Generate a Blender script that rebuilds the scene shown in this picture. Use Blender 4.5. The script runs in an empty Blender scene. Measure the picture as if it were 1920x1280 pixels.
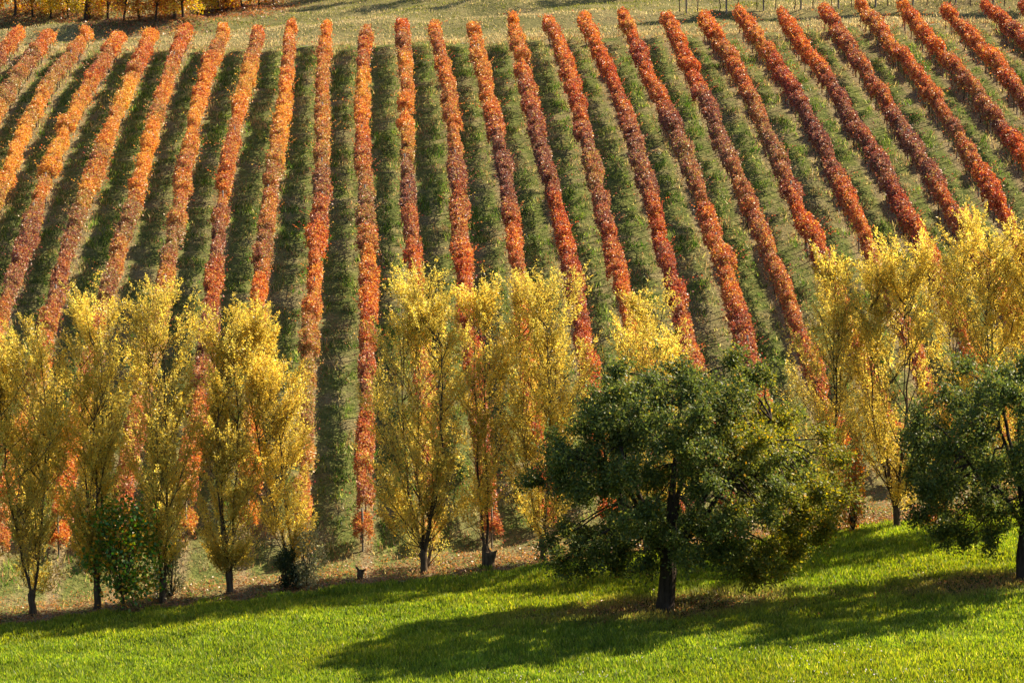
import bpy, math, random
import numpy as np
from mathutils import Vector

scene = bpy.context.scene
R = math.radians

# ------------------------------------------------------------------ camera
LENS = 100.0
FPX = 1920 * LENS / 36.0
PITCH = 0.09
YAW = math.atan((960 - 684) / FPX)
cam_data = bpy.data.cameras.new('camera')
cam_data.lens = LENS
cam_data.sensor_width = 36
cam_data.clip_start = 0.5
cam_data.clip_end = 1500
cam = bpy.data.objects.new('camera', cam_data)
scene.collection.objects.link(cam)
cam.location = (0, 0, 0)
cam.rotation_euler = (math.pi / 2 - PITCH, 0, -YAW)
scene.camera = cam

# ------------------------------------------------------------------ sky, sun, exposure
SUN_EL = R(41)
SUN_AZ = R(67)            # clockwise from +Y (away from the camera) towards +X (right)
world = bpy.data.worlds.new('World')
scene.world = world
world.use_nodes = True
wn = world.node_tree
sky = wn.nodes.new('ShaderNodeTexSky')
sky.sky_type = 'NISHITA'
sky.sun_disc = False
sky.sun_elevation = SUN_EL
sky.sun_rotation = SUN_AZ
wn.nodes['Background'].inputs['Strength'].default_value = 0.068
wn.links.new(sky.outputs[0], wn.nodes['Background'].inputs['Color'])

sun_data = bpy.data.lights.new('sun', 'SUN')
sun_data.energy = 5.0
sun_data.angle = R(0.55)
sun_data.color = (1.0, 0.85, 0.62)
sun = bpy.data.objects.new('sun', sun_data)
scene.collection.objects.link(sun)
sdir = Vector((math.sin(SUN_AZ) * math.cos(SUN_EL), math.cos(SUN_AZ) * math.cos(SUN_EL), math.sin(SUN_EL)))
sun.rotation_euler = (-sdir).to_track_quat('-Z', 'Y').to_euler()

vs = scene.view_settings
vs.view_transform = 'Standard'
vs.look = 'None'
vs.gamma = 1.0
vs.use_curve_mapping = False
vs.exposure = 1.55
scene.cycles.max_bounces = 8
scene.cycles.transmission_bounces = 6
scene.cycles.transparent_max_bounces = 8
scene.cycles.caustics_reflective = False
scene.cycles.caustics_refractive = False

# ------------------------------------------------------------------ terrain functions
ROW = 2.8
C0, C1, C2, C3, C4, C5 = -3.8106, 0.059793, 0.250563, -0.0010875, 0.00066509, 0.00056579

def slope_z(X, Y):                       # vineyard ground
    Xc = np.clip(X, -70, 90)
    y = Y - 180
    return C0 + C1 * Xc + C2 * y + C3 * y * y + C4 * Xc * y + C5 * Xc * Xc - 1.9

def row_start(X):
    Xc = np.clip(X, -40, 34)
    return 128.3 + 0.15 * Xc - 0.0006 * Xc * Xc

def row_end(X):
    Xc = np.clip(X, -60, 80)
    return 223.0 - 0.42 * Xc + 0.0006 * Xc * Xc

def edge_y(X):                           # far edge of the meadow
    return row_start(X) - 5.0

def vnoise(x, y, seed=0):
    x = np.asarray(x, float); y = np.asarray(y, float)
    xi = np.floor(x).astype(np.int64); yi = np.floor(y).astype(np.int64)
    fx = x - xi; fy = y - yi
    fx = fx * fx * (3 - 2 * fx); fy = fy * fy * (3 - 2 * fy)
    def h(a, b):
        n = (a * 374761393 + b * 668265263 + seed * 1442695041) & 0x7fffffff
        n = ((n ^ (n >> 13)) * 1274126177) & 0x7fffffff
        return ((n ^ (n >> 16)) & 0xffff) / 65535.0
    return (h(xi, yi) * (1 - fx) + h(xi + 1, yi) * fx) * (1 - fy) + (h(xi, yi + 1) * (1 - fx) + h(xi + 1, yi + 1) * fx) * fy

def smooth(a, b, t):
    t = np.clip((t - a) / (b - a), 0, 1)
    return t * t * (3 - 2 * t)

def ground_z(X, Y):
    X = np.asarray(X, float); Y = np.asarray(Y, float)
    rs, re, ed = row_start(X), row_end(X), edge_y(X)
    zs = slope_z(X, np.clip(Y, rs, re))
    # headland below the rows
    zs = zs + 0.06 * np.clip(np.minimum(Y, rs) - rs, -5.0, 0)
    # meadow in front
    m = np.minimum(Y, ed) - ed
    zs = zs + 0.022 * np.clip(m, -60, 0)
    # the hill the photograph is taken from
    zc = -1.8 - 0.284 * np.clip(Y, -60, 200)
    zs = np.where(Y < 75, np.maximum(zs, zc), zs)
    # grass track and hilltop
    d = np.clip(Y - re, 0, 130)
    zs = zs + 0.165 * d
    # small bank across the right of the hilltop
    bank = smooth(8, 20, X) * 0.55
    zs = zs + bank * (smooth(6.5, 8.2, d) - smooth(8.2, 20, d) * 0.6)
    zs = zs + smooth(2.5, 9, d) * ((vnoise(X * 0.10 + 3, Y * 0.22, 41) - .5) * 1.5 + (vnoise(X * .3, Y * .5, 42) - .5) * .5)
    bump = (vnoise(X * 0.9, Y * 0.9, 3) - 0.5) * 0.22 + (vnoise(X * 0.23, Y * 0.23, 5) - 0.5) * 0.35
    return zs + bump * np.where(Y < ed, 0.5, 1.0)

def gz(x, y):
    return float(ground_z(np.array([x]), np.array([y]))[0])

cp, sp, cy, sy = math.cos(PITCH), math.sin(PITCH), math.cos(YAW), math.sin(YAW)
FW = np.array([sy * cp, cy * cp, -sp]); RT = np.array([cy, -sy, 0.0]); UP = np.cross(RT, FW)

def spot(u, v):
    """ground point seen at photograph coordinates u, v (survey of where each thing stands)"""
    d = FW * FPX + RT * (u - 960) - UP * (v - 640)
    d = d / d[1]
    ys = np.linspace(85, 330, 5000)
    zz = ground_z(d[0] * ys, ys)
    hit = np.argmax(d[2] * ys < zz)
    y = ys[hit]
    return float(d[0] * y), float(y), float(zz[hit])

def project(P):
    P = np.asarray(P)
    dep = P @ FW
    return 960 + FPX * (P @ RT) / dep, 640 - FPX * (P @ UP) / dep

# ------------------------------------------------------------------ object helpers
col = scene.collection

def tag(o, label=None, cat=None, group=None, kind=None):
    if label: o['label'] = label
    if cat: o['category'] = cat
    if group: o['group'] = group
    if kind: o['kind'] = kind
    return o

def empty(name, loc):
    o = bpy.data.objects.new(name, None)
    o.empty_display_size = 0.3
    o.location = loc
    col.objects.link(o)
    return o

def link(name, me, parent=None, loc=None):
    o = bpy.data.objects.new(name, me)
    if loc is not None: o.location = loc
    if parent is not None: o.parent = parent
    col.objects.link(o)
    return o

def raw_mesh(name, verts, faces, mat, nper, cols=None, rnd=None, smooth_shade=False):
    """verts (n,3), faces (m,nper) numpy arrays"""
    me = bpy.data.meshes.new(name)
    nv, nf = len(verts), len(faces)
    me.vertices.add(nv)
    me.vertices.foreach_set('co', np.ascontiguousarray(verts, np.float32).ravel())
    me.loops.add(nf * nper)
    me.loops.foreach_set('vertex_index', np.ascontiguousarray(faces, np.int32).ravel())
    me.polygons.add(nf)
    me.polygons.foreach_set('loop_start', np.arange(0, nf * nper, nper, dtype=np.int32))
    try:
        me.polygons.foreach_set('loop_total', np.full(nf, nper, np.int32))
    except Exception:
        pass
    if smooth_shade:
        me.polygons.foreach_set('use_smooth', np.ones(nf, bool))
    me.update(calc_edges=True)
    if cols is not None:
        a = me.attributes.new('col', 'FLOAT_COLOR', 'FACE')
        c4 = np.ones((nf, 4), np.float32); c4[:, :3] = cols
        a.data.foreach_set('color', c4.ravel())
    if rnd is not None:
        a = me.attributes.new('rnd', 'FLOAT', 'FACE')
        a.data.foreach_set('value', np.ascontiguousarray(rnd, np.float32))
    me.materials.append(mat)
    return me

def unit(a):
    return a / np.maximum(np.linalg.norm(a, axis=1, keepdims=True), 1e-9)

def leaf_arrays(P, D, L, W, rng, flat=None, shape=0.45):
    """kite-shaped leaves: P base, D direction, L length, W width; returns verts, quads"""
    n = len(P)
    D = unit(D)
    q = rng.normal(size=(n, 3))
    if flat is not None:
        q = q * (1 - flat) + np.array([0, 0, 1.0]) * flat     # biased so that blades hang or lie
    S = unit(np.cross(D, q))
    L = np.broadcast_to(np.asarray(L, float), (n,))[:, None]
    W = np.broadcast_to(np.asarray(W, float), (n,))[:, None]
    N = np.cross(D, S)
    b = P
    tip = P + D * L - N * L * 0.12
    m = P + D * L * shape + N * L * 0.05
    V = np.stack([b, m + S * W / 2, tip, m - S * W / 2], 1).reshape(-1, 3)
    F = np.arange(4 * n).reshape(n, 4)
    return V, F

def tube_arrays(paths, sides=5):
    """paths: list of (pts (k,3), radii (k,))"""
    VV, FF, base = [], [], 0
    ang = np.arange(sides) * 2 * math.pi / sides
    for pts, rad in paths:
        pts = np.asarray(pts, float); k = len(pts)
        t = np.gradient(pts, axis=0); t = unit(t)
        ref = np.where(np.abs(t[:, 2:3]) > 0.9, np.array([[1.0, 0, 0]]), np.array([[0, 0, 1.0]]))
        a = unit(np.cross(t, ref)); b = np.cross(t, a)
        ring = pts[:, None] + (a[:, None] * np.cos(ang)[None, :, None] + b[:, None] * np.sin(ang)[None, :, None]) * np.asarray(rad)[:, None, None]
        VV.append(ring.reshape(-1, 3))
        i = np.arange(k - 1)[:, None] * sides; j = np.arange(sides)[None]; j2 = (j + 1) % sides
        F = np.stack([i + j, i + j2, i + sides + j2, i + sides + j], -1).reshape(-1, 4) + base
        FF.append(F); base += k * sides
    return np.concatenate(VV), np.concatenate(FF)

def wobble(p0, p1, n, amp, rng, lift=0.0):
    p0 = np.asarray(p0, float); p1 = np.asarray(p1, float)
    t = np.linspace(0, 1, n)[:, None]
    p = p0 * (1 - t) + p1 * t
    off = np.cumsum(rng.normal(size=(n, 3)) * amp, 0)
    off = off - off[0] - t * (off[-1] - off[0])
    p = p + off
    p[:, 2] += lift * np.sin(t[:, 0] * math.pi)
    return p

# ------------------------------------------------------------------ materials
def new_mat(name):
    m = bpy.data.materials.new(name)
    m.use_nodes = True
    nt = m.node_tree
    nt.nodes.clear()
    out = nt.nodes.new('ShaderNodeOutputMaterial')
    return m, nt, out

def N(nt, t, **kw):
    n = nt.nodes.new(t)
    for k, v in kw.items():
        if k.startswith('i_'):
            n.inputs[k[2:].replace('_', ' ')].default_value = v
        else:
            setattr(n, k, v)
    return n

def leaf_shader(nt, out, color_socket, trans=0.5, rough=0.45, spec=0.5, sat=1.15, tval=1.25):
    pr = N(nt, 'ShaderNodeBsdfPrincipled')
    pr.inputs['Roughness'].default_value = rough
    pr.inputs['Specular IOR Level'].default_value = spec
    tr = N(nt, 'ShaderNodeBsdfTranslucent')
    hs = N(nt, 'ShaderNodeHueSaturation')
    hs.inputs['Saturation'].default_value = sat
    hs.inputs['Value'].default_value = tval
    mx = N(nt, 'ShaderNodeMixShader')
    mx.inputs[0].default_value = trans
    nt.links.new(color_socket, pr.inputs['Base Color'])
    nt.links.new(color_socket, hs.inputs['Color'])
    nt.links.new(hs.outputs[0], tr.inputs['Color'])
    nt.links.new(pr.outputs[0], mx.inputs[1])
    nt.links.new(tr.outputs[0], mx.inputs[2])
    nt.links.new(mx.outputs[0], out.inputs['Surface'])

def attr_leaf_mat(name, **kw):
    m, nt, out = new_mat(name)
    at = N(nt, 'ShaderNodeAttribute', attribute_name='col')
    leaf_shader(nt, out, at.outputs['Color'], **kw)
    return m

def ramp(nt, fac, stops):
    r = N(nt, 'ShaderNodeValToRGB')
    e = r.color_ramp.elements
    while len(e) < len(stops): e.new(0.5)
    for el, (p, c) in zip(e, stops):
        el.position = p; el.color = (*c, 1)
    if fac is not None: nt.links.new(fac, r.inputs[0])
    return r

def math_node(nt, op, a, b=None, c=None):
    n = N(nt, 'ShaderNodeMath', operation=op)
    for i, x in enumerate((a, b, c)):
        if x is None: continue
        if isinstance(x, (int, float)): n.inputs[i].default_value = x
        else: nt.links.new(x, n.inputs[i])
    return n.outputs[0]

def mixcol(nt, fac, a, b):
    n = N(nt, 'ShaderNodeMix', data_type='RGBA')
    for i, x in ((0, fac), (6, a), (7, b)):
        if isinstance(x, (int, float)): n.inputs[i].default_value = x
        elif isinstance(x, tuple): n.inputs[i].default_value = (*x, 1)
        else: nt.links.new(x, n.inputs[i])
    return n.outputs[2]

def noise(nt, vec, scale, detail=3, rough=0.55):
    n = N(nt, 'ShaderNodeTexNoise')
    n.inputs['Scale'].default_value = scale
    n.inputs['Detail'].default_value = detail
    n.inputs['Roughness'].default_value = rough
    nt.links.new(vec, n.inputs['Vector'])
    return n.outputs[0]

# vine leaves: object colour carries (dullness, yellowness, random) of that vine
VINE, nt, out = new_mat('vine_leaves')
rn = N(nt, 'ShaderNodeAttribute', attribute_name='rnd').outputs['Fac']
oi = N(nt, 'ShaderNodeObjectInfo')
sep = N(nt, 'ShaderNodeSeparateColor'); nt.links.new(oi.outputs['Color'], sep.inputs[0])
geo = N(nt, 'ShaderNodeNewGeometry')
nz = noise(nt, geo.outputs['Position'], 0.9, 2)
nz2 = noise(nt, geo.outputs['Position'], 2.3, 2)
sh = math_node(nt, 'ADD', rn, math_node(nt, 'MULTIPLY', math_node(nt, 'SUBTRACT', sep.outputs[1], 0.5), 0.75))
sh = math_node(nt, 'ADD', sh, math_node(nt, 'MULTIPLY', math_node(nt, 'SUBTRACT', nz2, 0.5), 0.8))
bright = ramp(nt, sh, [(0.0, (0.24, 0.032, 0.026)), (0.18, (0.42, 0.072, 0.034)), (0.42, (0.54, 0.155, 0.045)), (0.70, (0.62, 0.27, 0.06)), (1.0, (0.64, 0.40, 0.08))])
dull = ramp(nt, sh, [(0.0, (0.12, 0.040, 0.038)), (0.3, (0.25, 0.090, 0.064)), (0.55, (0.33, 0.145, 0.078)), (0.78, (0.38, 0.235, 0.085)), (1.0, (0.24, 0.23, 0.055))])
df = math_node(nt, 'ADD', sep.outputs[0], math_node(nt, 'MULTIPLY', math_node(nt, 'SUBTRACT', nz, 0.5), 1.1))
dfr = N(nt, 'ShaderNodeMapRange'); dfr.inputs[1].default_value = 0.15; dfr.inputs[2].default_value = 0.85
nt.links.new(df, dfr.inputs[0])
leaf_shader(nt, out, mixcol(nt, dfr.outputs[0], bright.outputs[0], dull.outputs[0]), trans=0.44, rough=0.45, spec=0.5, sat=1.05, tval=1.25)

WILLOW = attr_leaf_mat('willow_leaves', trans=0.62, rough=0.42, spec=0.5, sat=1.1, tval=1.2)
OAK = attr_leaf_mat('oak_leaves', trans=0.40, rough=0.5, spec=0.28, sat=1.1, tval=1.6)
BROAD = attr_leaf_mat('broad_leaves', trans=0.45, rough=0.40, spec=0.5, sat=1.15, tval=1.3)
GRASS = attr_leaf_mat('grass_blades', trans=0.52, rough=0.5, spec=0.35, sat=1.1, tval=1.3)

def bark_mat(name, a, b, scale=9):
    m, nt, out = new_mat(name)
    tc = N(nt, 'ShaderNodeTexCoord')
    mp = N(nt, 'ShaderNodeMapping'); mp.inputs['Scale'].default_value = (1, 1, 0.25)
    nt.links.new(tc.outputs['Object'], mp.inputs[0])
    f = noise(nt, mp.outputs[0], scale, 4, 0.65)
    r = ramp(nt, f, [(0.3, a), (0.7, b)])
    pr = N(nt, 'ShaderNodeBsdfPrincipled'); pr.inputs['Roughness'].default_value = 0.9
    pr.inputs['Specular IOR Level'].default_value = 0.068
    bp = N(nt, 'ShaderNodeBump'); bp.inputs['Strength'].default_value = 0.9; bp.inputs['Distance'].default_value = 0.06
    nt.links.new(f, bp.inputs['Height']); nt.links.new(bp.outputs[0], pr.inputs['Normal'])
    nt.links.new(r.outputs[0], pr.inputs['Base Color']); nt.links.new(pr.outputs[0], out.inputs['Surface'])
    return m

BARK = bark_mat('willow_bark', (0.035, 0.024, 0.016), (0.13, 0.095, 0.062))
OAKBARK = bark_mat('oak_bark', (0.020, 0.015, 0.012), (0.075, 0.055, 0.042))
VINEBARK = bark_mat('vine_wood', (0.04, 0.025, 0.018), (0.12, 0.08, 0.06), 14)
POST = bark_mat('weathered_post', (0.10, 0.085, 0.075), (0.26, 0.23, 0.20), 12)

def ground_mat(name, kind):
    m, nt, out = new_mat(name)
    geo = N(nt, 'ShaderNodeNewGeometry')
    pos = geo.outputs['Position']
    n1 = noise(nt, pos, 0.35, 4)
    n2 = noise(nt, pos, 2.2, 5, 0.7)
    n3 = noise(nt, pos, 9.0, 3, 0.7)
    if kind == 'meadow':
        c = ramp(nt, n2, [(0.3, (0.028, 0.050, 0.008)), (0.7, (0.075, 0.11, 0.018))]).outputs[0]
        c = mixcol(nt, math_node(nt, 'MULTIPLY', n3, 0.35), c, (0.09, 0.065, 0.035))
    elif kind == 'vineyard':
        g = ramp(nt, n2, [(0.25, (0.040, 0.065, 0.018)), (0.5, (0.105, 0.125, 0.034)), (0.75, (0.23, 0.22, 0.075))]).outputs[0]
        s = ramp(nt, n3, [(0.3, (0.10, 0.078, 0.045)), (0.7, (0.30, 0.24, 0.125))]).outputs[0]
        sx = N(nt, 'ShaderNodeSeparateXYZ'); nt.links.new(pos, sx.inputs[0])
        # bare strip under every row of vines
        ph = math_node(nt, 'PINGPONG', sx.outputs[0], ROW / 2)
        st = N(nt, 'ShaderNodeMapRange'); st.inputs[1].default_value = 0.55; st.inputs[2].default_value = 0.15
        nt.links.new(math_node(nt, 'ADD', ph, math_node(nt, 'MULTIPLY', math_node(nt, 'SUBTRACT', n2, 0.5), 0.8)), st.inputs[0])
        pat = N(nt, 'ShaderNodeMapRange'); pat.inputs[1].default_value = 0.48; pat.inputs[2].default_value = 0.64
        nt.links.new(n1, pat.inputs[0])
        f = math_node(nt, 'MAXIMUM', st.outputs[0], math_node(nt, 'MULTIPLY', pat.outputs[0], 0.7))
        c = mixcol(nt, f, g, s)
    else:
        c = ramp(nt, n1, [(0.3, (0.10, 0.105, 0.035)), (0.55, (0.20, 0.175, 0.075)), (0.75, (0.16, 0.12, 0.07))]).outputs[0]
        c = mixcol(nt, math_node(nt, 'MULTIPLY', n2, 0.5), c, (0.11, 0.10, 0.04))
    pr = N(nt, 'ShaderNodeBsdfPrincipled'); pr.inputs['Roughness'].default_value = 1.0
    pr.inputs['Specular IOR Level'].default_value = 0.05
    bp = N(nt, 'ShaderNodeBump'); bp.inputs['Strength'].default_value = 1.0; bp.inputs['Distance'].default_value = 0.25
    nt.links.new(n2, bp.inputs['Height']); nt.links.new(bp.outputs[0], pr.inputs['Normal'])
    nt.links.new(c, pr.inputs['Base Color']); nt.links.new(pr.outputs[0], out.inputs['Surface'])
    return m

# ------------------------------------------------------------------ ground sheets
def sheet(name, x0, x1, nx, ylo, yhi, ny, mat):
    xs = np.linspace(x0, x1, nx)
    t = np.linspace(0, 1, ny)
    X = np.repeat(xs[None], ny, 0)
    Y = ylo(xs)[None] * (1 - t[:, None]) + yhi(xs)[None] * t[:, None]
    Z = ground_z(X, Y)
    V = np.stack([X, Y, Z], -1).reshape(-1, 3)
    i = np.arange(ny - 1)[:, None] * nx; j = np.arange(nx - 1)[None]
    F = np.stack([i + j, i + j + 1, i + nx + j + 1, i + nx + j], -1).reshape(-1, 4)
    o = link(name, raw_mesh(name, V, F, mat, 4, smooth_shade=True))
    o['kind'] = 'structure'
    return o

const = lambda v: (lambda xs: np.full_like(xs, v))
sheet('meadow_ground', -120, 150, 271, const(-40.0), edge_y, 90, ground_mat('meadow_soil', 'meadow'))
sheet('vineyard_ground', -120, 150, 401, edge_y, row_end, 160, ground_mat('vineyard_soil', 'vineyard'))
sheet('hilltop_ground', -120, 150, 271, row_end, const(520.0), 150, ground_mat('hilltop_turf', 'hilltop'))

def in_view(X, Y, Z, mu=160, mv=130):
    u, v = project(np.stack([X, Y, Z], -1))
    return (u > -mu) & (u < 1920 + mu) & (v > -mv) & (v < 1280 + mv)

def blades(name, X, Y, H, W, lean, cols, rng, label, cat='grass', kite=False):
    """triangular blades standing on the ground, all of one sward"""
    n = len(X)
    Z = ground_z(X, Y)
    a = rng.uniform(0, 2 * math.pi, n)
    b = rng.uniform(0, 2 * math.pi, n)
    ln = lean * rng.uniform(0.2, 1.3, n)
    P = np.stack([X, Y, Z - 0.02], -1)
    S = np.stack([np.cos(a), np.sin(a), np.zeros(n)], -1) * (W / 2)[:, None]
    T = np.stack([np.cos(b) * ln * H, np.sin(b) * ln * H, H], -1)
    mid = P + T * 0.55
    k = 4 if kite else 3
    V = np.stack([P - S * 0.4, mid + S, P + T, mid - S], 1) if kite else np.stack([P - S * 0.8, P + S * 0.8, P + T], 1)
    V = V.reshape(-1, 3)
    F = np.arange(k * n).reshape(n, k)
    o = link(name, raw_mesh(name, V, F, GRASS, k, cols=cols))
    return tag(o, label, cat, kind='stuff')

# ------------------------------------------------------------------ vineyard rows
rng = np.random.default_rng(11)
SEG = 1.75

def vine_mesh(i):
    r = np.random.default_rng(100 + i)
    n = 2100
    y = r.uniform(-SEG * 0.62, SEG * 0.62, n)
    # bushy cross-section: a rounded hedge held by wires, thin skirt below
    ang = r.uniform(-0.62 * math.pi, 0.62 * math.pi, n)       # 0 = top
    rad = np.clip(1 - np.abs(r.normal(0, 0.34, n)), 0.05, 1.1)
    lump = 0.68 + 0.60 * vnoise(y * 2.6 + 9 * i, ang * 1.8 + 5, i)
    x = np.sin(ang) * 0.47 * rad * lump
    z = 1.42 + np.cos(ang) * np.where(np.cos(ang) < 0, 0.95, 0.60) * rad * lump
    # trailing shoots
    k = 30
    sx = r.uniform(-0.65, 0.65, k); sy_ = r.uniform(-SEG * .6, SEG * .6, k); sz = r.uniform(0.7, 1.1, k)
    # shoots: short strings of leaves leaving the hedge at top and sides
    tz, tx, ty = [], [], []
    for q in range(9):
        bx, by = r.normal(0, .24), r.uniform(-SEG * .6, SEG * .6)
        lx, lz = r.normal(0, .35), r.uniform(.15, .6)
        for e in np.linspace(0, 1, 6):
            tx.append(bx + lx * e); ty.append(by + r.normal(0, .03)); tz.append(1.72 + lz * e)
    tz, tx, ty = np.array(tz), np.array(tx), np.array(ty)
    P = np.concatenate([np.stack([x, y, z], -1), np.stack([sx, sy_, sz], -1), np.stack([tx, ty, tz], -1)])
    m = len(P)
    outw = np.stack([P[:, 0] * 1.5, np.zeros(m), (P[:, 2] - 1.4) * 0.4], -1)
    D = outw + r.normal(size=(m, 3)) * 0.6 + np.array([0, 0, -0.35])
    L = r.uniform(0.07, 0.128, m); W = L * r.uniform(0.8, 1.1, m)
    V, F = leaf_arrays(P, D, L, W, r)
    return raw_mesh('vine_foliage', V, F, VINE, 4, rnd=np.clip(r.normal(0.50, 0.28, m), 0, 1))

vine_meshes = [vine_mesh(i) for i in range(12)]

def vine_trunk_mesh(i):
    r = np.random.default_rng(300 + i)
    paths = []
    p = wobble((r.normal(0, .04), r.normal(0, .05), -0.1), (r.normal(0, .05), r.normal(0, .08), 1.0), 5, 0.03, r)
    paths.append((p, np.linspace(0.045, 0.03, 5)))
    for s in (-1, 1):
        q = wobble(p[-1], (r.normal(0, .05), s * SEG * 0.5, 1.05 + r.normal(0, .05)), 4, 0.03, r)
        paths.append((q, np.linspace(0.028, 0.016, 4)))
    V, F = tube_arrays(paths, 5)
    return raw_mesh('vine_trunk', V, F, VINEBARK, 4)

trunk_meshes = [vine_trunk_mesh(i) for i in range(4)]
pv, pf = tube_arrays([([(0, 0, -0.3), (0, 0, 1.0), (0.01, 0, 1.98), (0.01, 0, 2.0)], [0.05, 0.048, 0.045, 0.01])], 6)
post_mesh = raw_mesh('trellis_post', pv, pf, POST, 4)

# areas where vines have turned dull brown and purple, or more yellow: (X, Y, rx, ry, amount)
DULL = [(-26, 212, 7, 13, .65), (-21, 164, 9, 9, .75), (-10, 166, 6, 7, .5), (-8, 214, 10, 9, .35), (4, 173, 8, 9, .85), (12, 181, 6, 9, .6),
        (8, 214, 8, 7, .35), (-12, 148, 8, 7, .5), (26, 178, 10, 9, .6), (18, 173, 6, 8, .55), (22, 146, 6, 7, .4), (33, 176, 7, 7, .5), (-3, 141, 4, 7, .45)]
YELL = [(-28, 190, 14, 18, .40), (-12, 192, 10, 20, .40), (-24, 235, 12, 12, .25), (2, 192, 6, 16, .25), (-3, 137, 5, 9, .3), (-14, 140, 12, 14, .35)]

def field(items, x, y):
    return sum(a * math.exp(-((x - X) / rx) ** 2 - ((y - Y) / ry) ** 2) for X, Y, rx, ry, a in items)

ORD = ['leftmost', 'second', 'third', 'fourth', 'fifth', 'sixth', 'seventh', 'eighth', 'ninth', 'tenth', 'eleventh', 'twelfth',
       'thirteenth', 'fourteenth', 'fifteenth', 'sixteenth', 'seventeenth', 'eighteenth', 'nineteenth', 'twentieth',
       'twenty-first', 'twenty-second', 'twenty-third', 'twenty-fourth', 'twenty-fifth', 'twenty-sixth', 'rightmost']
rr = random.Random(4)
for k in range(-12, 19):
    X = ROW * k
    ys, ye = float(row_start(np.array(X))), float(row_end(np.array(X)))
    if k in (-1, 0): ys += 0.3
    ys = max(ys + rr.uniform(-0.4, 0.6), abs(min(X, 0)) / 0.20, max(X, 0) / 0.262)
    ye += rr.uniform(-0.6, 0.6)
    if k < -1: ys += 3.0
    row = empty('vine_row', (X, ys, gz(X, ys)))
    hue = 'orange and yellow' if k < -2 else ('orange and purple-brown' if k < 5 else 'deep red and orange')
    if k == -11 or k == -12: lab = f'{hue} vine row just beyond the left picture edge, {"nearer" if k == -11 else "farther"} one'
    elif k >= 17: lab = f'{hue} vine row just beyond the right picture edge, {"nearer" if k == 17 else "farther"} one'
    elif k == -10: lab = f'{hue} vine row, shortest and leftmost along the top of the hillside'
    elif k == 16: lab = f'{hue} vine row, rightmost along the top of the hillside'
    elif k <= 3: lab = f'{hue} vine row, {ORD[k + 10]} from the left along the hill top'
    else: lab = f'{hue} vine row, {ORD[16 - k]} from the right along the hill top'
    tag(row, lab, 'vine row', 'autumn vine rows on the hillside')
    base = Vector(row.location)
    # each row keeps a gentle wander
    y = ys + SEG * 0.4
    ci = 0
    while y < ye:
        t = y - ys
        x = X + 0.16 * math.sin(y * 0.09 + k * 1.7) + rr.gauss(0, 0.05)
        z = gz(x, y)
        dz = (float(ground_z(np.array(x), np.array(y + 1.5))) - float(ground_z(np.array(x), np.array(y - 1.5)))) / 3
        vo = link('vine', vine_meshes[rr.randrange(12)], row, (x - base.x, y - base.y, z - base.z))
        vo.rotation_euler = (math.atan(dz), 0, math.pi if rr.random() < 0.5 else 0)
        if vo.rotation_euler[2] > 1: vo.rotation_euler[0] = -math.atan(dz)
        s = rr.uniform(0.84, 1.12)
        vo.scale = (s * rr.uniform(0.68, 1.12), 1.0, rr.uniform(0.84, 1.06))
        if rr.random() < 0.035: vo.scale = (0.45, 0.8, 0.8)          # weak vine
        if ci == 0:                                                   # end vine hangs lower
            vo.scale = (0.9, 0.7, 0.80); vo.location.z -= 0.42
        endf = max(math.exp(-(ye - y) / 5.0), 0)
        n1 = float(vnoise(k * 3.7 + 0.5, y * 0.16, 21)); n2 = float(vnoise(k * 5.3, y * 0.11, 33))
        d = field(DULL, x, y) * 0.72 + (n1 - 0.5) * 0.6 + 0.30 - 0.40 * endf + rr.gauss(0, 0.06)
        yl = 0.44 + field(YELL, x, y) * 0.85 - 0.12 * float(smooth(5, 30, np.array(x))) + (n2 - 0.5) * 0.5 + rr.gauss(0, 0.05) + 0.1 * endf
        vo.color = (min(max(d, 0), 1), min(max(yl, 0), 1), rr.random(), 1)
        link('trunk', trunk_meshes[rr.randrange(4)], vo)
        if ci % 4 == 0:
            po = link('trellis_post', post_mesh, row, (x - base.x, y - SEG / 2 - base.y, gz(x, y - SEG / 2) - base.z))
            po.rotation_euler = (rr.gauss(0, .03), rr.gauss(0, .03), rr.uniform(0, 3))
        y += SEG * rr.uniform(0.96, 1.04)
        ci += 1

# ------------------------------------------------------------------ trees
def mixc(cols, w, rng, n, jitter=0.12):
    c = np.array(cols)[rng.choice(len(cols), n, p=np.array(w) / sum(w))]
    return np.clip(c * rng.normal(1, jitter, (n, 1)), 0.004, 0.95)

YEL = [(0.62, 0.48, 0.115), (0.72, 0.56, 0.125), (0.54, 0.45, 0.12), (0.45, 0.42, 0.11), (0.72, 0.46, 0.085)]

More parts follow.
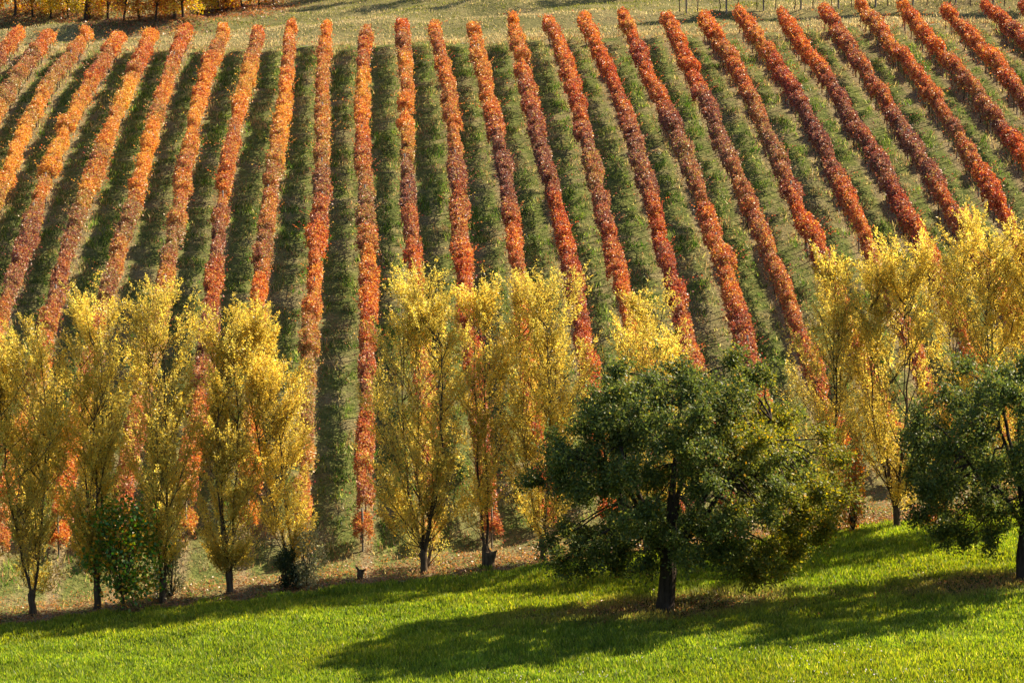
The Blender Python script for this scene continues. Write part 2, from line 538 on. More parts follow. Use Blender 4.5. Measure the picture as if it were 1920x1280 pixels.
def willow(name, u, v, height, wid, seed, label, stems=3, spread=1.0, lean=0.0, fork=1.1, pal=YEL, w=(4, 3, 3, 2, 1), twigs=680, low=0.05, per=54, wide_at=0.62, bare=None):
    r = np.random.default_rng(seed)
    x0, y0, z0 = spot(u, v)
    root = empty(name, (x0, y0, z0 - 0.05))
    tag(root, label, 'willow', 'yellow willows along the meadow edge')
    Rm = wid / 2
    def prof(t, a):      # crown radius at relative height t, bearing a
        up = min(max((t - low) / (wide_at - low), 0), 1) ** 0.55
        dn = min(max((1.02 - t) / (1.02 - wide_at), 0), 1) ** 0.55
        lump = 0.72 + 0.52 * float(vnoise(a * 1.1 + seed * 3, t * 5.0, seed))
        return Rm * lump * ((0.34 + 0.66 * up) if t < wide_at else dn)
    wood, paths = [], []
    wood.append((wobble((0, 0, -0.15), (lean * fork * 0.6, 0, fork), 6, 0.03, r), np.array([0.25, 0.18, 0.155, 0.155, 0.18, 0.13])))
    stemlines = []
    for s in range(stems):
        a = s * 2 * math.pi / stems + r.uniform(-0.5, 0.5) + 0.3
        toph = height * (0.97 if s == 0 else r.uniform(0.74, 0.95))
        rr_ = Rm * r.uniform(0.25, 0.55) * spread * (0.3 if s == 0 else 1)
        tip = np.array([lean * toph * 0.5 + math.cos(a) * rr_, math.sin(a) * rr_, toph])
        p = wobble(wood[0][0][-1] + np.array([math.cos(a) * .08, math.sin(a) * .08, -0.1]), tip, 14, 0.05, r)
        bow = np.sin(np.linspace(0, math.pi, 14)) * Rm * 0.14 * spread
        p[:, 0] += math.cos(a) * bow; p[:, 1] += math.sin(a) * bow
        stemlines.append(p)
        paths.append((p, np.linspace(0.068, 0.009, 14)))
    LP, LD, LC = [], [], []
    nb = max(twigs // 11, 12)
    for b in range(nb):                      # boughs: upright plumes of twigs
        st = stemlines[r.integers(stems)]
        t = low + (0.97 - low) * r.beta(1.5, 1.1)
        a = r.uniform(0, 2 * math.pi)
        rad = prof(t, a) * math.sqrt(r.uniform(0.02, 1.0))
        h = t * height
        end = np.array([lean * h * 0.5 + math.cos(a) * rad, math.sin(a) * rad, h])
        hs = max(h - min(rad * r.uniform(1.1, 2.0) + 0.4, h * 0.8), fork + 0.05)
        zc = st[:, 2]
        j = int(np.clip(np.searchsorted(zc, hs), 1, len(zc) - 1))
        beg = st[j - 1] + (st[j] - st[j - 1]) * np.clip((hs - zc[j - 1]) / max(zc[j] - zc[j - 1], .01), 0, 1)
        p = wobble(beg, end, 7, 0.06, r, lift=-0.15)
        paths.append((p, np.linspace(0.026, 0.008, 7)))
        tone = r.normal(1, 0.13); turned = r.uniform(0, 1)
        dens = 0.3 if (bare is not None and bare(end)) else r.uniform(0.55, 1.35)
        for q in range(11):
            k0 = r.integers(2, 7)
            s0 = p[k0]
            aa = a + r.normal(0, 1.1)
            ln = r.uniform(0.5, 1.25) * (0.6 + 0.06 * height)
            dd = np.array([math.cos(aa) * r.uniform(.15, .75), math.sin(aa) * r.uniform(.15, .75), r.uniform(.5, 1.0)])
            dd = dd / np.linalg.norm(dd)
            e = s0 + dd * ln
            pt = np.array([s0, s0 * .5 + e * .5 + r.normal(size=3) * .05, e])
            if q % 3 == 0: paths.append((pt, np.array([0.013, 0.009, 0.004])))
            m = int(per * dens * r.uniform(0.6, 1.4))
            f = r.beta(1.5, 1.15, m)
            pts = s0 + np.outer(f, e - s0) + r.normal(size=(m, 3)) * (0.11 * (1.25 - f))[:, None] * np.array([1, 1, .8])
            LP.append(pts); LD.append(dd[None] * 0.7 + r.normal(size=(m, 3)) * 0.6)
            LC.append(np.full(m, tone) * r.normal(1, .06))
    tone = np.concatenate(LC)
    P = np.concatenate(LP); D = np.concatenate(LD); n = len(P)
    P[:, 2] = np.maximum(P[:, 2], 0.35)
    V, F = leaf_arrays(P, D, r.uniform(0.095, 0.155, n), r.uniform(0.036, 0.060, n), r)
    c = mixc(pal, w, r, n)
    # whole branches differ in how far they have turned
    g = vnoise(P[:, 0] * 0.9 + seed, P[:, 2] * 0.7, seed) * 0.6 + vnoise(P[:, 1] * 1.1, P[:, 2] * 1.3 + seed, seed + 1) * 0.4
    c = c * (0.80 + 0.40 * g[:, None]) * tone[:, None]
    tw, tf = tube_arrays(wood, 9)
    link('trunk', raw_mesh('trunk', tw, tf, BARK, 4, smooth_shade=True), root)
    bw, bf = tube_arrays(paths, 5)
    link('branches', raw_mesh('branches', bw, bf, BARK, 4, smooth_shade=True), root)
    link('crown', raw_mesh('crown', V, F, WILLOW, 4, cols=c), root)
    return root

def m_at(u, v, px):                      # metres for a length of px photograph pixels at that standing point
    x, y, z = spot(u, v)
    return px * (np.array([x, y, z]) @ FW) / FPX

def W(u, v, top, wpx, seed, label, **kw):
    willow('willow_tree', u, v, m_at(u, v, v - top) * 1.02, m_at(u, v, wpx) * 1.04, seed, label, **kw)

W(-45, 1166, 655, 130, 40, 'yellow willow cut by the left picture edge, only its right side showing')
W(62, 1150, 590, 175, 41, 'yellow willow with a low forked trunk, leftmost whole one on the meadow edge', stems=2, spread=1.6)
W(182, 1140, 553, 145, 42, 'tall yellow willow behind the small green and orange tree', stems=3)
W(306, 1128, 535, 175, 43, 'yellow willow with a straight trunk right of the small green and orange tree', stems=2, spread=0.7, low=0.12)
W(430, 1112, 585, 140, 44, 'slim yellow willow with a bent bare foot, left of the ivy-covered one', stems=3, fork=1.1, low=.06)
W(556, 1094, 590, 140, 45, 'bright golden willow leaning left above ivy and a pale shrub', stems=2, lean=-0.30, w=(5, 6, 2, 1, 1), low=0.08)
W(795, 1073, 515, 235, 46, 'broad olive-yellow willow with leafy base right of the gap in the tree line', stems=4, spread=1.2, low=.06, w=(4, 3, 4, 3, 1), twigs=800)
W(912, 1063, 548, 130, 47, 'thin half-bare willow growing from a thick cut stump', stems=2, spread=0.6, w=(3, 3, 3, 2, 2), twigs=360, low=.14, lean=-.06)
W(1018, 1052, 503, 215, 48, 'tall yellow willow just left of the big round oak', stems=3, spread=1.0, twigs=760, low=.06)
W(1215, 1036, 548, 225, 49, 'pale yellow willow whose top shows above the big round oak', stems=3, twigs=640, w=(4, 4, 3, 2, 1))
W(1545, 1004, 492, 165, 50, 'narrow yellow willow right behind the big oak, with thin pointed top', stems=1, twigs=520, low=.05)
W(1680, 992, 462, 230, 51, 'large golden willow between the two oaks', stems=4, spread=1.1, twigs=800, w=(5, 5, 3, 2, 1), low=.04)
W(1838, 985, 420, 225, 52, 'tallest golden willow behind the right oak', stems=3, twigs=760, w=(5, 5, 2, 2, 1), low=.05)
W(1955, 978, 425, 200, 53, 'golden willow cut by the right picture edge above the oak', stems=3, w=(5, 5, 2, 1, 1))

# oaks
def oak(u, v, height, wid, seed, label, nclump=95, per=430, off=0.0, trunk_h=2.0, squash=0.9, tr=0.36, lobes=()):
    r = np.random.default_rng(seed)
    x0, y0, z0 = spot(u, v)
    root = empty('oak_tree', (x0, y0, z0 - 0.05))
    tag(root, label, 'oak', 'dark green oaks on the meadow')
    Rm = wid / 2
    cz = (height + trunk_h * 0.55) / 2; hz = (height - trunk_h * 0.55) / 2
    centers = []
    tries = 0
    while len(centers) < nclump and tries < 20000:
        tries += 1
        d = r.normal(size=3); d /= np.linalg.norm(d)
        rad = r.uniform(0.35, 1.0) ** 0.5
        lump = 0.80 + 0.34 * float(vnoise(math.atan2(d[1], d[0]) * 1.4 + seed, d[2] * 2.0, seed))
        # dome above, drooping skirt below
        p = np.array([off + d[0] * Rm * rad * lump, d[1] * Rm * 0.92 * rad * lump, cz + d[2] * hz * rad * lump])
        if d[2] > 0.35: p[0] *= 0.92
        if p[2] < trunk_h * 0.75 + 0.0: continue
        if p[2] < trunk_h + 0.7 and math.hypot(p[0] - off, p[1]) < Rm * 0.38: continue
        if all(np.linalg.norm(p - c) > 0.70 for c in centers): centers.append(p)
    centers += [np.array(l) for l in lobes]
    wood, br = [], []
    tk = wobble((0, 0, -0.25), (0.12, 0, trunk_h + 0.6), 7, 0.03, r)
    wood.append((tk, np.array([tr * 1.45, tr * 1.08, tr, tr * .97, tr * .95, tr * .92, tr * .8])))
    limbs = []
    for i in range(8):
        a = i * 2 * math.pi / 8 + r.uniform(-.3, .3)
        hgt = cz + hz * r.uniform(-0.35, 0.55)
        e = np.array([off * .7 + math.cos(a) * Rm * r.uniform(.38, .58), math.sin(a) * Rm * r.uniform(.38, .58), hgt])
        p = wobble(tk[-2] + r.normal(size=3) * .05, e, 9, 0.08, r, lift=0.3)
        limbs.append(p); br.append((p, np.linspace(tr * .42, 0.05, 9)))
    p = wobble(tk[-1], (off * .5, 0, height * 0.88), 9, 0.1, r); limbs.append(p); br.append((p, np.linspace(tr * .6, 0.04, 9)))
    allp = np.concatenate([l[2:] for l in limbs])
    LP, LD = [], []
    for c in centers:
        s = allp[np.argmin(np.linalg.norm(allp - c + np.array([0, 0, .3]), axis=1))]
        p = wobble(s, c, 6, 0.07, r, lift=0.1); br.append((p, np.linspace(0.055, 0.012, 6)))
        m = int(per * r.uniform(0.6, 1.35)); cr = r.uniform(0.6, 0.95)
        for q in range(9):           # sprays within a clump
            dd = r.normal(size=3); dd[2] += 0.25; dd /= np.linalg.norm(dd)
            e = c + dd * cr * r.uniform(0.55, 1.05)
            br.append((np.array([c, (c + e) / 2 + r.normal(size=3) * .05, e]), np.array([0.014, 0.010, 0.005])))
            mm = m // 9
            f = r.beta(2.0, 1.1, mm)
            pts = c[None] + (e - c)[None] * f[:, None] + r.normal(size=(mm, 3)) * 0.12 * (0.6 + f[:, None])
            LP.append(pts); LD.append(dd[None] * .6 + r.normal(size=(mm, 3)) * .7)
    P = np.concatenate(LP); D = np.concatenate(LD); n = len(P)
    V, F = leaf_arrays(P, D, r.uniform(0.11, 0.18, n), r.uniform(0.06, 0.10, n), r)
    c = mixc([(0.066, 0.098, 0.030), (0.102, 0.132, 0.030), (0.145, 0.162, 0.032), (0.22, 0.205, 0.04), (0.34, 0.21, 0.05)], (4, 5, 3, 1.4, 0.25), r, n, .18)
    g = vnoise(P[:, 0] * 0.6 + seed, P[:, 2] * 0.6, seed)
    c = c * (0.8 + 0.4 * g[:, None])
    sun_tint = smooth(0.1, 0.75, (P[:, 0] - off) / Rm + (vnoise(P[:, 0] * .8, P[:, 2] * .8, 3) - .5) * 0.9)
    c = c * (1 - sun_tint[:, None]) + (c * np.array([1.75, 1.4, 0.9])) * sun_tint[:, None]     # sunlit look of the right side painted into the leaf colour
    tw, tf = tube_arrays(wood, 12)
    link('trunk', raw_mesh('trunk', tw, tf, OAKBARK, 4, smooth_shade=True), root)
    bw, bf = tube_arrays(br, 5)
    link('branches', raw_mesh('branches', bw, bf, OAKBARK, 4, smooth_shade=True), root)
    link('crown', raw_mesh('crown', V, F, OAK, 4, cols=c), root)
    return root

oak(1247, 1145, m_at(1247, 1145, 478), m_at(1247, 1145, 585), 70, 'big round dark green oak with a short thick trunk, in the middle foreground',
    nclump=175, per=740, off=1.25, trunk_h=1.9, lobes=[(-4.2, -.6, 2.2), (-4.7, .2, 2.7), (-3.4, -.4, 2.0), (4.4, -.4, 1.7), (3.6, -.6, 1.6), (5.2, .2, 2.2), (2.8, -1.0, 1.9), (-2.3, -1, 2.0), (3.9, .6, 2.1), (4.6, .9, 2.6), (3.2, .2, 2.3), (5.6, -.3, 2.9), (-4.0, .8, 3.1), (-3.0, .6, 2.5), (4.0, -1.2, 2.3), (-3.6, -1.3, 2.7), (5.9, .4, 3.6), (6.2, -.5, 3.1), (6.6, .2, 4.0), (5.6, -1.0, 4.2), (5.0, -1.6, 3.4), (6.0, .9, 4.8), (4.9, -1.4, 5.0), (4.6, .2, 6.6), (5.2, -.2, 5.9), (3.8, -.6, 7.3), (4.2, -1.2, 6.1), (5.6, .3, 5.3)])
oak(1916, 1088, m_at(1916, 1088, 450), m_at(1916, 1088, 480), 71, 'dark green oak cut by the right picture edge', nclump=110, per=720, off=-0.1, trunk_h=2.0, tr=0.27,
    lobes=[(-2.6, -.5, 1.7), (-3.2, -.3, 2.1), (-1.6, -.8, 1.9), (-4.2, 0, 2.6)])

# small round trees and shrubs
def bush(name, u, v, height, wid, seed, label, cat, pal, w, n=2600, mat=None, leaf=(0.08, 0.14), asp=0.6, stem=0.0, group=None, clump=26, upright=0.3, dy=0.0, rough_=1.0):
    r = np.random.default_rng(seed)
    x0, y0, z0 = spot(u, v)
    y0 += dy; z0 = gz(x0, y0)
    root = empty(name, (x0, y0, z0 - 0.03))
    tag(root, label, cat, group)
    Rm = wid / 2
    br, LP, LD = [], [], []
    base = np.array([0, 0, -0.05])
    top = np.array([r.normal(0, .05), 0, max(stem, 0.12)])
    if stem > 0:
        tv, tf = tube_arrays([(wobble(base, top, 5, 0.02, r), np.linspace(0.11, 0.07, 5))], 8)
        link('trunk', raw_mesh('trunk', tv, tf, BARK, 4, smooth_shade=True), root)
    for i in range(clump):
        t = r.uniform(0.06 + 0.5 * stem / height, 0.93)
        rad = math.sqrt(r.uniform(.1, 1)) * math.sqrt(max(1 - ((t - .42) / .60) ** 2, .05)) * Rm * 0.86
        az = r.uniform(0, 2 * math.pi)
        d = np.array([math.cos(az) * .8, math.sin(az) * .8, .4])
        hz = height / 2
        c = np.array([math.cos(az) * rad, math.sin(az) * rad, t * height])
        br.append((wobble(top, c, 5, 0.03, r), np.linspace(0.03, 0.008, 5)))
        m = n // clump
        LP.append(c + r.normal(size=(m, 3)) * np.array([Rm * .20, Rm * .20, hz * .17]) * rough_)
        LD.append(d[None] * .5 + np.array([0, 0, upright]) + r.normal(size=(m, 3)) * .7)
    P = np.concatenate(LP); D = np.concatenate(LD); n = len(P)
    P[:, 2] = np.maximum(P[:, 2], 0.05)
    L = r.uniform(leaf[0], leaf[1], n)
    V, F = leaf_arrays(P, D, L, L * asp, r)
    bv, bf = tube_arrays(br, 5)
    link('branches', raw_mesh('branches', bv, bf, BARK, 4), root)
    link('crown', raw_mesh('crown', V, F, mat or BROAD, 4, cols=mixc(pal, w, r, n, .15)), root)
    return root

GRN = [(0.06, 0.16, 0.025), (0.11, 0.22, 0.03), (0.20, 0.28, 0.035), (0.62, 0.28, 0.03), (0.66, 0.42, 0.04)]
bush('small_tree', 228, 1148, m_at(228, 1148, 212), m_at(228, 1148, 150), 81, 'small round tree with green and orange leaves among the willow trunks', 'tree', GRN, (4, 4, 3, 1.8, 1.6),
     n=4400, leaf=(0.13, 0.21), asp=0.8, stem=0.8, clump=52, upright=-.2)
GRY = [(0.30, 0.29, 0.15), (0.40, 0.37, 0.20), (0.20, 0.22, 0.09), (0.45, 0.38, 0.16)]
bush('shrub', 318, 1116, m_at(318, 1116, 108), m_at(318, 1116, 62), 82, 'pale grey-green shrub at the foot of a straight willow trunk', 'shrub', GRY, (4, 3, 3, 1), n=3000, leaf=(.09, .14), asp=.5, group='shrubs under the willows', upright=.6, dy=-.5)
bush('shrub', 578, 1090, m_at(578, 1090, 108), m_at(578, 1090, 60), 83, 'pale silvery shrub beside the dark ivy under the leaning willow', 'shrub', GRY, (4, 5, 2, 1), n=3200, leaf=(.09, .14), asp=.5, group='shrubs under the willows', upright=.6, dy=-.9)
bush('ivy_bush', 540, 1100, m_at(540, 1100, 82), m_at(540, 1100, 50), 84, 'dark green ivy clump around the foot of the leaning willow', 'ivy', [(0.018, 0.04, 0.012), (0.03, 0.06, 0.015), (0.04, 0.05, 0.02)], (4, 3, 1), n=2600, leaf=(.06, .10), asp=.8, dy=-.5, clump=34)
bush('shrub', 800, 1066, m_at(800, 1066, 95), m_at(800, 1066, 82), 85, 'olive shoots bushing out round the foot of the broad willow', 'shrub', YEL, (3, 1, 4, 5, .5), n=1900, leaf=(.08, .13), asp=.35, group='shrubs under the willows', upright=.8, mat=WILLOW)
bush('shrub', 1598, 1000, m_at(1598, 1000, 165), m_at(1598, 1000, 46), 87, 'orange-leaved shrub showing at the right side of the big oak', 'shrub', [(0.55, 0.17, 0.03), (0.5, 0.27, 0.05), (0.25, 0.2, 0.05)], (4, 3, 2), n=1500, leaf=(.09, .15), asp=.8, group='shrubs under the willows')
bush('shrub', 1765, 988, m_at(1765, 988, 42), m_at(1765, 988, 66), 88, 'low rust-red shrub seen under the right oak', 'shrub', [(0.45, 0.14, 0.06), (0.40, 0.22, 0.08)], (3, 2), n=700, leaf=(.08, .13), asp=.7, group='shrubs under the willows')

# cut stumps
def stump(u, v, h, rad, seed, label, knob):
    r = np.random.default_rng(seed)
    x0, y0, z0 = spot(u, v)
    root = empty('tree_stump', (x0, y0, z0))
    tag(root, label, 'stump', 'cut stumps on the meadow edge')
    p = wobble((0, 0, -0.15), (0.03, 0, h), 6, 0.02, r)
    pts = np.concatenate([p, p[-1:] + np.array([[0.01, 0, 0.02]])])
    V, F = tube_arrays([(pts, np.array([1.25, 1.0, .92, .95, 1.12, 1.02, .05]) * rad)], 11)
    V = V + (vnoise(V[:, 0] * 14 + seed, V[:, 2] * 7 + V[:, 1] * 9, seed)[:, None] - .5) * 0.10 * rad / .2
    link('trunk', raw_mesh('trunk', V, F, BARK, 4, smooth_shade=True), root)
    br = []
    for i in range(knob):
        a = r.uniform(0, 6.28)
        s = p[-1] + np.array([math.cos(a) * rad * .6, math.sin(a) * rad * .6, -.05])
        br.append((wobble(s, s + np.array([math.cos(a) * .16, math.sin(a) * .16, r.uniform(.08, .22)]), 4, .02, r), np.array([.06, .05, .045, .01])))
    V, F = tube_arrays(br, 6)
    link('cut_branches', raw_mesh('cut_branches', V, F, BARK, 4, smooth_shade=True), root)

stump(675, 1086, 0.42, 0.13, 91, 'low dark stump alone in the gap of the tree line', 4)
stump(918, 1064, 0.72, 0.26, 92, 'thick cut stump at the foot of the thin half-bare willow', 5)

# ------------------------------------------------------------------ hilltop trees and the far row of vines
HT = [(0.55, 0.20, 0.04), (0.62, 0.36, 0.04), (0.60, 0.46, 0.05), (0.36, 0.13, 0.05), (0.30, 0.28, 0.05)]
HTW = {'y': (.5, 4, 6, .3, 2), 'o': (5, 3, 2, 1.5, .5), 'b': (3, 2, 1, 3, .5)}
tops = [(-10, 30, 'o', .10), (28, 30, 'b', .12), (62, 32, 'o', .10), (96, 34, 'y', .10), (128, 33, 'y', .07), (163, 35, 'y', .30), (203, 38, 'o', .11), (232, 38, 'b', .09),
        (262, 36, 'b', .10), (292, 38, 'o', .08), (328, 36, 'b', .13), (342, 35, 'y', .11), (378, 27, 'y', .08), (408, 24, 'b', .08), (424, 23, 'b', .10), (456, 15, 'o', .08), (486, 14, 'b', .08), (512, 10, 'o', .08)]
nm = ['leftmost', 'second', 'third', 'fourth', 'fifth', 'sixth', 'seventh', 'eighth', 'ninth', 'tenth', 'eleventh', 'twelfth', 'thirteenth', 'fourteenth', 'fifteenth', 'sixteenth', 'seventeenth', 'rightmost']
above = ['leftmost', 'second', 'middle', 'fourth', 'rightmost']
tops += [(640, -10, 'o', .14), (745, -12, 'b', .15), (860, -9, 'y', .14), (985, -14, 'o', .15), (1180, -12, 'b', .14)]
word = {'y': 'yellow', 'o': 'orange', 'b': 'rust-brown'}
for i, (u, v, c, tr) in enumerate(tops):
    r = np.random.default_rng(500 + i)
    x0, y0, z0 = spot(u, v)
    root = empty('hilltop_tree', (x0, y0, z0 - 0.05))
    lab = 'thick dark trunked yellow tree on the hilltop at upper left' if tr > .2 else f'{word[c]} leaved small tree on the hilltop at upper left, {nm[min(i, 17)]} of the line'
    if i >= 18: lab = f'hilltop tree above the top picture edge shading the grass track, {above[i - 18]} of five'
    tag(root, lab, 'tree', 'small autumn trees on the hilltop')
    H = r.uniform(4.2, 5.4) if tr < .2 else 6.5
    if i >= 18: H = 6.8
    tk = wobble((0, 0, -.2), (r.normal(0, .15), r.normal(0, .1), 2.2), 6, .04, r)
    tv, tf = tube_arrays([(tk, np.linspace(tr * 1.15, tr * .7, 6))], 8)
    link('trunk', raw_mesh('trunk', tv, tf, OAKBARK, 4, smooth_shade=True), root)
    br, LP, LD = [], [], []
    for q in range(34 if i < 18 else 44):
        a = r.uniform(0, 6.28); rad = 1.6 * math.sqrt(r.uniform(.05, 1))
        e = np.array([math.cos(a) * rad, math.sin(a) * rad, r.uniform(0.8, 1.2) if q < 5 else r.uniform(1.35, H)])
        s = tk[r.integers(3, 6)]
        p = wobble(s, e, 5, .06, r, lift=.15); br.append((p, np.linspace(.035, .01, 5)))
        m = 85
        LP.append(e + r.normal(size=(m, 3)) * .27); LD.append(r.normal(size=(m, 3)) + np.array([0, 0, -.3]))
    P = np.concatenate(LP); D = np.concatenate(LD); n = len(P)
    P[:, 2] = np.maximum(P[:, 2], .5)
    V, F = leaf_arrays(P, D, r.uniform(.12, .2, n), r.uniform(.10, .16, n), r)
    bv, bf = tube_arrays(br, 5)
    link('branches', raw_mesh('branches', bv, bf, OAKBARK, 4), root)
    link('crown', raw_mesh('crown', V, F, BROAD, 4, cols=mixc(HT, HTW[c], r, n, .15)), root)

# far row of vines along the right of the hilltop, its posts and stems standing in the grass
pts = [spot(u, v) for u, v in ((1275, 26), (1310, 25), (1350, 25), (1385, 24), (1420, 22), (1455, 22), (1490, 21), (1525, 20), (1560, 19), (1598, 18), (1630, 17), (1665, 16), (1700, 16), (1740, 15), (1780, 15), (1820, 16), (1850, 16), (1885, 16), (1920, 16), (1955, 16))]
row = empty('vine_row', pts[0])
tag(row, 'red vine row running across the hilltop at upper right, with bare stems and posts', 'vine row')
b0 = np.array(pts[0])
for i, p in enumerate(pts):
    x, y, z = np.array(p) - b0
    nxt = pts[min(i + 1, len(pts) - 1)]; prv = pts[max(i - 1, 0)]
    a = math.atan2(nxt[1] - prv[1], nxt[0] - prv[0]) - math.pi / 2
    vo = link('vine', vine_meshes[i % 12], row, (x, y, z + 0.25))
    vo.rotation_euler = (0, 0, a); vo.scale = (1.2, 1.0, 1.12)
    vo.color = (0.1 + 0.3 * rr.random(), 0.15 + 0.2 * rr.random(), 0, 1)
    link('trunk', trunk_meshes[i % 4], vo)
    if i % 2 == 0:
        po = link('trellis_post', post_mesh, row, (x + .5, y + .1, gz(p[0] + .5, p[1] + .1) - b0[2]))
        po.scale = (1.5, 1.5, 1.15)

# ------------------------------------------------------------------ grasses (uncountable)
rng = np.random.default_rng(5)
# meadow clover and grass
n = 1150000
X = rng.uniform(-26, 40, n); Y = 86 + (136 - 86) * rng.uniform(0, 1, n)
ok = (Y < edge_y(X) + (vnoise(X * 1.3, Y * 1.3, 9) - .5) * 1.4) & in_view(X, Y, ground_z(X, Y), 90, 60)
X, Y = X[ok], Y[ok]
ox, oy, oz = spot(1247, 1145); qx, qy, qz = spot(1916, 1088)
def litter(X, Y):                        # thin, leaf-strewn grass under the oaks
    a = np.exp(-(((X - ox - .3) / 5.5) ** 2 + ((Y - oy - .4) / 2.4) ** 2)) + np.exp(-(((X - qx + 1.5) / 3.2) ** 2 + ((Y - qy) / 2.0) ** 2))
    return np.clip(a * 1.5 - 0.2 + (vnoise(X * 1.1, Y * 1.1, 14) - .5) * .5, 0, 1)
keep = rng.uniform(0, 1, len(X)) > litter(X, Y) * 0.85
X, Y = X[keep], Y[keep]
n = len(X)
tall = 0.45 + 0.7 * vnoise(X * 0.8, Y * 0.8, 7) + 0.5 * vnoise(X * 2.6, Y * 2.2, 6)
H = rng.uniform(0.10, 0.26, n) * tall
c = mixc([(0.125, 0.20, 0.026), (0.205, 0.285, 0.032), (0.29, 0.345, 0.040), (0.40, 0.40, 0.08)], (4, 5, 3, .9), rng, n, .15)
lt = litter(X, Y)[:, None]
c = c * (1 - lt * .7) + np.array([0.24, 0.16, 0.075]) * lt * .7
lush = smooth(.35, .7, vnoise(X * .12, Y * .2, 44))[:, None]
c = c * (1 - lush) + c * np.array([1.22, 1.08, 1.0]) * lush
c = c * (0.80 + 0.40 * vnoise(X * .5, Y * .8, 45) * vnoise(X * 1.7, Y * 1.9, 46) * 1.6)[:, None]
blades('meadow_grass', X, Y, H, rng.uniform(0.028, 0.060, n), 0.55, c, rng, 'bright green clover and grass of the foreground meadow', kite=True)
print('meadow blades', n)

# fallen leaves under the oaks and willows
n = 9000
X = np.concatenate([ox + rng.normal(.3, 4.0, 3500), qx - 1.5 + rng.normal(0, 2.6, 1500), rng.uniform(-20, 34, 24000)])
Y = np.concatenate([oy + rng.normal(.2, 1.7, 3500), qy + rng.normal(0, 1.4, 1500), np.zeros(24000)])
Y[5000:] = edge_y(X[5000:]) + np.abs(rng.normal(0.4, 2.2, 24000))
n = len(X)
P = np.stack([X, Y, ground_z(X, Y) + rng.uniform(.02, .10, n)], -1)
V, F = leaf_arrays(P, rng.normal(size=(n, 3)) * np.array([1, 1, .35]), rng.uniform(.09, .15, n), rng.uniform(.05, .09, n), rng, flat=.7)
fl = link('fallen_leaves', raw_mesh('fallen_leaves', V, F, BROAD, 4, cols=mixc([(.34, .15, .06), (.40, .22, .08), (.24, .11, .06), (.46, .28, .10)], (3, 3, 2, 1), rng, n)))
tag(fl, 'brown fallen leaves scattered under the oaks and along the tree line', 'fallen leaves', kind='stuff')

# grass between the vine rows
n = 620000
X = rng.uniform(-36, 54, n); Y = rng.uniform(122, 236, n)
ok = (Y > edge_y(X) - .3) & (Y < row_end(X) + 1.0) & in_view(X, Y, ground_z(X, Y), 90, 60)
X, Y = X[ok], Y[ok]
ph = np.abs((X + ROW / 2) % ROW - ROW / 2)              # distance to the nearest row
strip = smooth(.55, .15, ph + (vnoise(X * 2, Y * .8, 2) - .5) * .7)
patch = smooth(.44, .66, vnoise(X * .45, Y * .22, 12) * .55 + vnoise(X * 1.5, Y * 1.1, 13) * .45)
keep = rng.uniform(0, 1, len(X)) > np.maximum(strip * .45, patch * .5)
X, Y, strip, patch = X[keep], Y[keep], strip[keep], patch[keep]
n = len(X)
green = mixc([(0.065, 0.115, 0.022), (0.12, 0.17, 0.03), (0.24, 0.25, 0.055), (0.40, 0.36, 0.12)], (3.5, 4, 3.5, 2.2), rng, n, .15)
straw = mixc([(0.40, 0.30, 0.14), (0.30, 0.17, 0.09), (0.50, 0.42, 0.18)], (3, 2, 3), rng, n, .15)
head = smooth(3.5, -1.5, Y - row_start(X)) * .75
topd = smooth(-7, 0, Y - row_end(X) + (vnoise(X * .5, Y * .5, 8) - .5) * 4) * .9
f = np.clip(np.maximum.reduce([strip * .85, patch * .75, head * (.35 + vnoise(X * .8, Y * .8, 66) * 1.3), topd]) + rng.normal(0, .12, n), 0, 1)
pick = (rng.uniform(0, 1, n) < f)[:, None]
lushness = vnoise(X * .7 + 4, Y * .35, 51)[:, None] * .6 + vnoise(X * 2.2, Y * 1.4, 52)[:, None] * .4
green = green * np.array([.88, 1.0, .95]) * (1.55 - 1.1 * lushness * np.array([1.15, .95, 1.0]))
c = np.where(pick, straw, green)
tuft = vnoise(X * 2.4, Y * 1.8, 17) * .6 + vnoise(X * .8, Y * .7, 18) * .4
H = rng.uniform(.08, .24, n) * (0.15 + 2.3 * smooth(.35, .8, tuft)) * np.where(strip > .5, 0.9, 1.0)
H *= 1 - .5 * smooth(1.5, -.5, Y - row_start(X))
blades('vineyard_grass', X, Y, H, rng.uniform(.05, .10, n), .7, c, rng, 'rough grass and dry weeds growing between the vine rows')
print('vineyard blades', n)

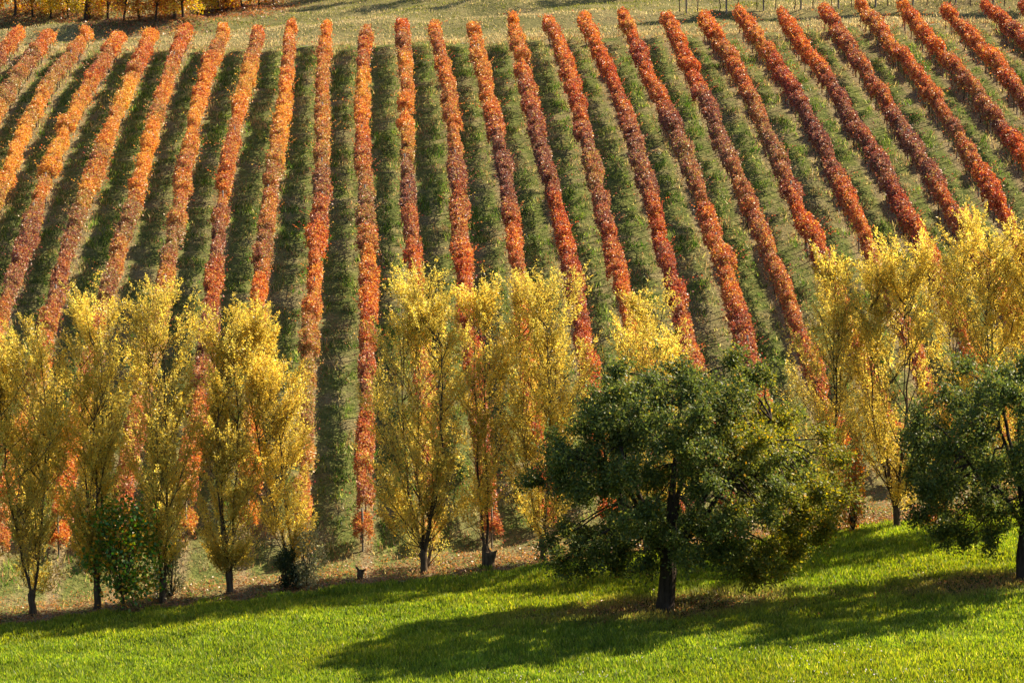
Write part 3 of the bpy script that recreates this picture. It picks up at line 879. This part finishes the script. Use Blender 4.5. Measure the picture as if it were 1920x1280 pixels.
# turf of the hilltop track
n = 150000
X = rng.uniform(-44, 62, n); Y = row_end(X) + rng.uniform(0, 1, n) ** 1.2 * 46
ok = in_view(X, Y, ground_z(X, Y), 90, 60)
X, Y = X[ok], Y[ok]; n = len(X)
d = Y - row_end(X)
dry = smooth(7, 1, d + (vnoise(X * .5, Y * .5, 23) - .5) * 5)
track = np.exp(-((d - 9 + (vnoise(X * .2, Y * .2, 29) - .5) * 4) / 2.2) ** 2)
f = np.clip(np.maximum(dry, track * .8) + (vnoise(X * .3, Y * .3, 31) - .5) * .9 + .28, 0, 1)
green = mixc([(0.12, 0.14, 0.03), (0.17, 0.18, 0.04), (0.24, 0.23, 0.06)], (3, 3, 2), rng, n, .12)
straw = mixc([(0.42, 0.34, 0.18), (0.50, 0.40, 0.20), (0.30, 0.22, 0.12)], (3, 3, 1), rng, n, .12)
c = np.where((rng.uniform(0, 1, n) < f)[:, None], straw, green)
blades('hilltop_grass', X, Y, rng.uniform(.08, .20, n), rng.uniform(.06, .12, n), .7, c, rng, 'dry olive grass of the track along the hilltop')
print('hilltop blades', n)

# pale wild flowers in the nearest grass
n = 420
X = rng.uniform(4, 26, n); Y = rng.uniform(92, 104, n)
ok = vnoise(X * .35, Y * .35, 77) > .55
X, Y = X[ok], Y[ok]; n = len(X)
P0 = np.stack([X, Y, ground_z(X, Y) + rng.uniform(.16, .30, n)], -1)
P = np.repeat(P0, 6, 0); D = rng.normal(size=(len(P), 3)) + np.array([0, 0, .6])
V, F = leaf_arrays(P, D, .035, .03, rng)
fw = link('wild_flowers', raw_mesh('wild_flowers', V, F, BROAD, 4, cols=mixc([(.75, .70, .72), (.65, .55, .68)], (2, 1), rng, len(P), .05)))
tag(fw, 'pale wild flowers dotted in the nearest meadow grass', 'flowers', kind='stuff')


# leaf litter under the hilltop trees
n = 16000
U = [spot(u, v + 2) for u, v, c, t in tops[:18]]
ii = rng.integers(0, 18, n)
X = np.array([U[i][0] for i in ii]) + rng.normal(0, 1.6, n); Y = np.array([U[i][1] for i in ii]) + rng.normal(1.5, 3.5, n)
P = np.stack([X, Y, ground_z(X, Y) + rng.uniform(.03, .16, n)], -1)
V, F = leaf_arrays(P, rng.normal(size=(n, 3)) * np.array([1, 1, .35]), rng.uniform(.14, .24, n), rng.uniform(.10, .18, n), rng, flat=.7)
hl = link('hilltop_litter', raw_mesh('hilltop_litter', V, F, BROAD, 4, cols=mixc([(.26, .11, .06), (.34, .17, .08), (.18, .08, .06), (.42, .22, .08)], (3, 3, 2, 1), rng, n)))
tag(hl, 'rust-brown fallen leaves under the hilltop trees at upper left', 'fallen leaves', kind='stuff')
